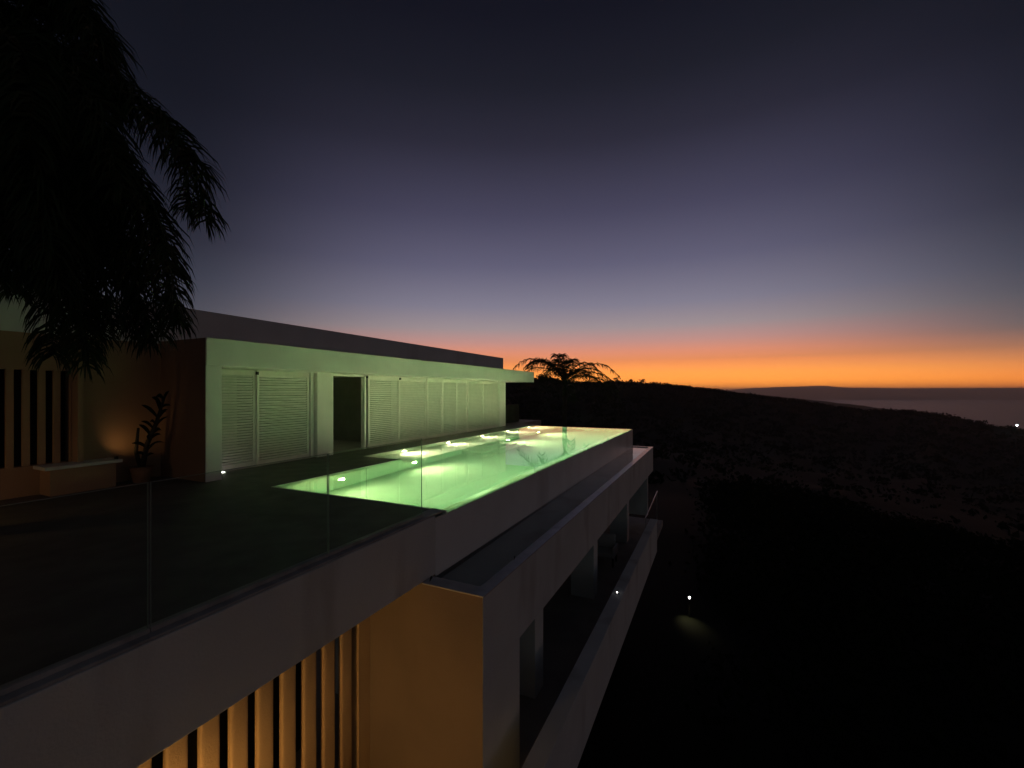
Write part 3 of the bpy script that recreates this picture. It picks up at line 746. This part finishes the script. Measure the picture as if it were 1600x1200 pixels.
# low warm lamp on the porch, just out of frame on the left
le = empty('porch_lamp', (0.9, 9.2, 0), 'low warm bollard lamp on the porch at the left edge', 'lamp')
m = MB(); m.lathe((0.9, 9.2, 0), [(0.06, 0), (0.06, 0.70)], 14); m.build('post', 'black', le)
m = MB(); m.lathe((0.9, 9.2, 0.70), [(0.05, 0.001), (0.05, 0.10)], 14); m.build('diffuser', 'porch_glow', le)
m = MB(); m.lathe((0.9, 9.2, 0.80), [(0.12, 0.001), (0.12, 0.03)], 14); m.build('cap', 'black', le)
ue = empty('uplight', (4.20, 10.08, 0.50), 'small warm uplight at the end of the porch bench', 'lamp')
m = MB(); m.lathe((4.20, 10.08, 0.50), [(0.03, 0.001), (0.03, 0.05), (0.022, 0.052)], 12); m.build('housing', 'black', ue)
uq = (Vector((4.70, BY, 1.15)) - Vector((4.20, 10.08, 0.575))).to_track_quat('-Z', 'Y').to_euler()
lamp('uplight_beam', 'SPOT', (4.20, 10.08, 0.575), ue, 2.4, (1.0, 0.56, 0.20), spot_size=math.radians(120), spot_blend=1.0, shadow_soft_size=0.02, rot=uq)
# warm lamp under the deck overhang lighting the slatted screen
we = empty('post_lamp', (1.55, 3.80, ZL), 'warm globe lamp under the deck overhang in front of the slatted screen', 'lamp')
m = MB(); m.lathe((1.55, 3.80, ZL), [(0.09, 0.001), (0.09, 0.03), (0.022, 0.05), (0.022, 1.15), (0.05, 1.18)], 14); m.build('post', 'black', we)
m = MB(); m.lathe((1.55, 3.80, ZL + 1.26), [(0.04, -0.078), (0.078, -0.04), (0.088, 0.0), (0.078, 0.04), (0.04, 0.078)], 16); m.build('globe', 'screen_glow', we, smooth=True)
# recessed floor light at the shutters
fe = empty('floor_light', (5.83, 9.58, 0), 'tiny bright white floor light at the foot of the nearest shutter', 'lamp')
m = MB(); m.lathe((5.83, 9.58, 0), [(0.05, 0.0), (0.05, 0.012), (0.036, 0.016)], 16); m.build('ring', 'steel', fe)
m = MB(); m.lathe((5.83, 9.58, 0.012), [(0.034, 0.0), (0.03, 0.014), (0.012, 0.022)], 16); m.build('lens', 'led', fe, smooth=True)
# small light on the lower parapet
pe2 = empty('parapet_light', (10.2, 2.08, -2.95), 'tiny white light on the lower terrace parapet', 'lamp')
m = MB(); m.lathe((10.2, 2.08, -2.95), [(0.03, 0.0), (0.025, 0.03)], 12); m.build('base', 'steel', pe2)
m = MB(); m.lathe((10.2, 2.08, -2.92), [(0.012, 0.0), (0.011, 0.012), (0.005, 0.018)], 12); m.build('lens', 'led', pe2)
# garden lamp on the slope
gz = ground_z(20.0, 1.02)
ge = empty('garden_lamp', (20.0, 1.02, gz), 'small garden lamp on the slope lighting a patch of path', 'lamp')
m = MB(); m.lathe((20.0, 1.02, gz), [(0.04, -0.1), (0.03, 0.75), (0.05, 0.76)], 10); m.build('post', 'black', ge)
m = MB(); m.lathe((20.0, 1.02, gz + 0.76), [(0.03, 0.0), (0.04, 0.06), (0.015, 0.09)], 12); m.build('globe', 'led', ge, smooth=True)
lamp('garden_light', 'SPOT', (19.9, 1.1, gz + 0.7), ge, 28.0, (1.0, 0.85, 0.5), spot_size=math.radians(95), spot_blend=1.0, rot=(math.radians(-10), math.radians(28), 0))
# far lamp by the shore
x, y = crest(1589, 0.96); z = ground_z(x, y)
se = empty('street_lamp', (x, y, z), 'single far street lamp on the dark slope above the sea', 'street lamp')
m = MB(); m.tube([(x, y, z - 0.5), (x, y, z + 7)], [0.12, 0.08], 8); m.build('pole', 'black', se)
m = MB(); m.lathe((x, y, z + 7), [(0.25, 0.0), (0.45, 0.3), (0.45, 0.7), (0.2, 1.0)], 12); m.build('globe', 'far_led', se, smooth=True)

# ------------------------------------------------------------------ low wall beyond the house, lower terrace chair, fallen leaves
wl_ = empty('garden_wall', (22.4, 10.6, -0.2), 'low dark garden wall beyond the far end of the house', 'wall')
m = MB(); m.box(21.4, 23.4, 10.5, 10.75, -0.34, 0.95); m.build('body', 'footing', wl_, bevel=0.01)
m = MB(); m.box(21.36, 23.44, 10.46, 10.79, 0.951, 1.01); m.build('coping', 'footing', wl_, bevel=0.008)
ch = empty('armchair', (14.2, 3.3, ZL), 'pale canvas armchair on the dark lower terrace', 'armchair')
m = MB(); m.box(13.85, 14.5, 3.0, 3.6, ZL + 0.30, ZL + 0.44); m.build('seat', 'canvas', ch, bevel=0.04)
m = MB(); m.box(14.36, 14.52, 3.0, 3.6, ZL + 0.441, ZL + 0.88); m.build('backrest', 'canvas', ch, bevel=0.05)
for y in (2.92, 3.61):
    m = MB(); m.box(13.85, 14.5, y, y + 0.07, ZL + 0.30, ZL + 0.62); m.build('armrest', 'canvas', ch, bevel=0.02)
for x in (13.9, 14.42):
    for y in (2.95, 3.6):
        m = MB(); m.box(x, x + 0.05, y, y + 0.05, ZL + 0.001, ZL + 0.299); m.build('leg', 'black', ch)
for (x, y, z, lb) in ((4.90, 3.50, TZ + 0.002, 'curled dead leaf lying at the near inner corner of the trough rim'), (6.05, TY + 0.13, TZ + 0.002, 'dead leaf on the outer trough rim')):
    m = blade((x - 0.05, y, z), (x + 0.05, y + 0.02, z + 0.01), 0.025, 0.03); tag(m.build('dead_leaf', 'leaf'), lb, 'leaf', 'dead leaves on the trough')

# ------------------------------------------------------------------ evening haze over sea and hills
hz = MB(); hz.box(-32500, 32500, -32500, 32500, SEA - 6, 125)
ho = hz.build('haze', 'glass'); ho.data.materials.clear()
hm = bpy.data.materials.new('evening_haze'); hm.use_nodes = True; hn = hm.node_tree.nodes; hn.clear()
h_out = hn.new('ShaderNodeOutputMaterial'); h_v = hn.new('ShaderNodeVolumePrincipled')
h_v.inputs['Color'].default_value = (0.985, 0.94, 0.90, 1); h_v.inputs['Density'].default_value = 1.15e-4; h_v.inputs['Anisotropy'].default_value = 0.55
hm.node_tree.links.new(h_v.outputs[0], h_out.inputs['Volume'])
ho.data.materials.append(hm); ho['kind'] = 'stuff'; tag(ho, 'thin evening haze lying over the sea and far hills', 'haze')
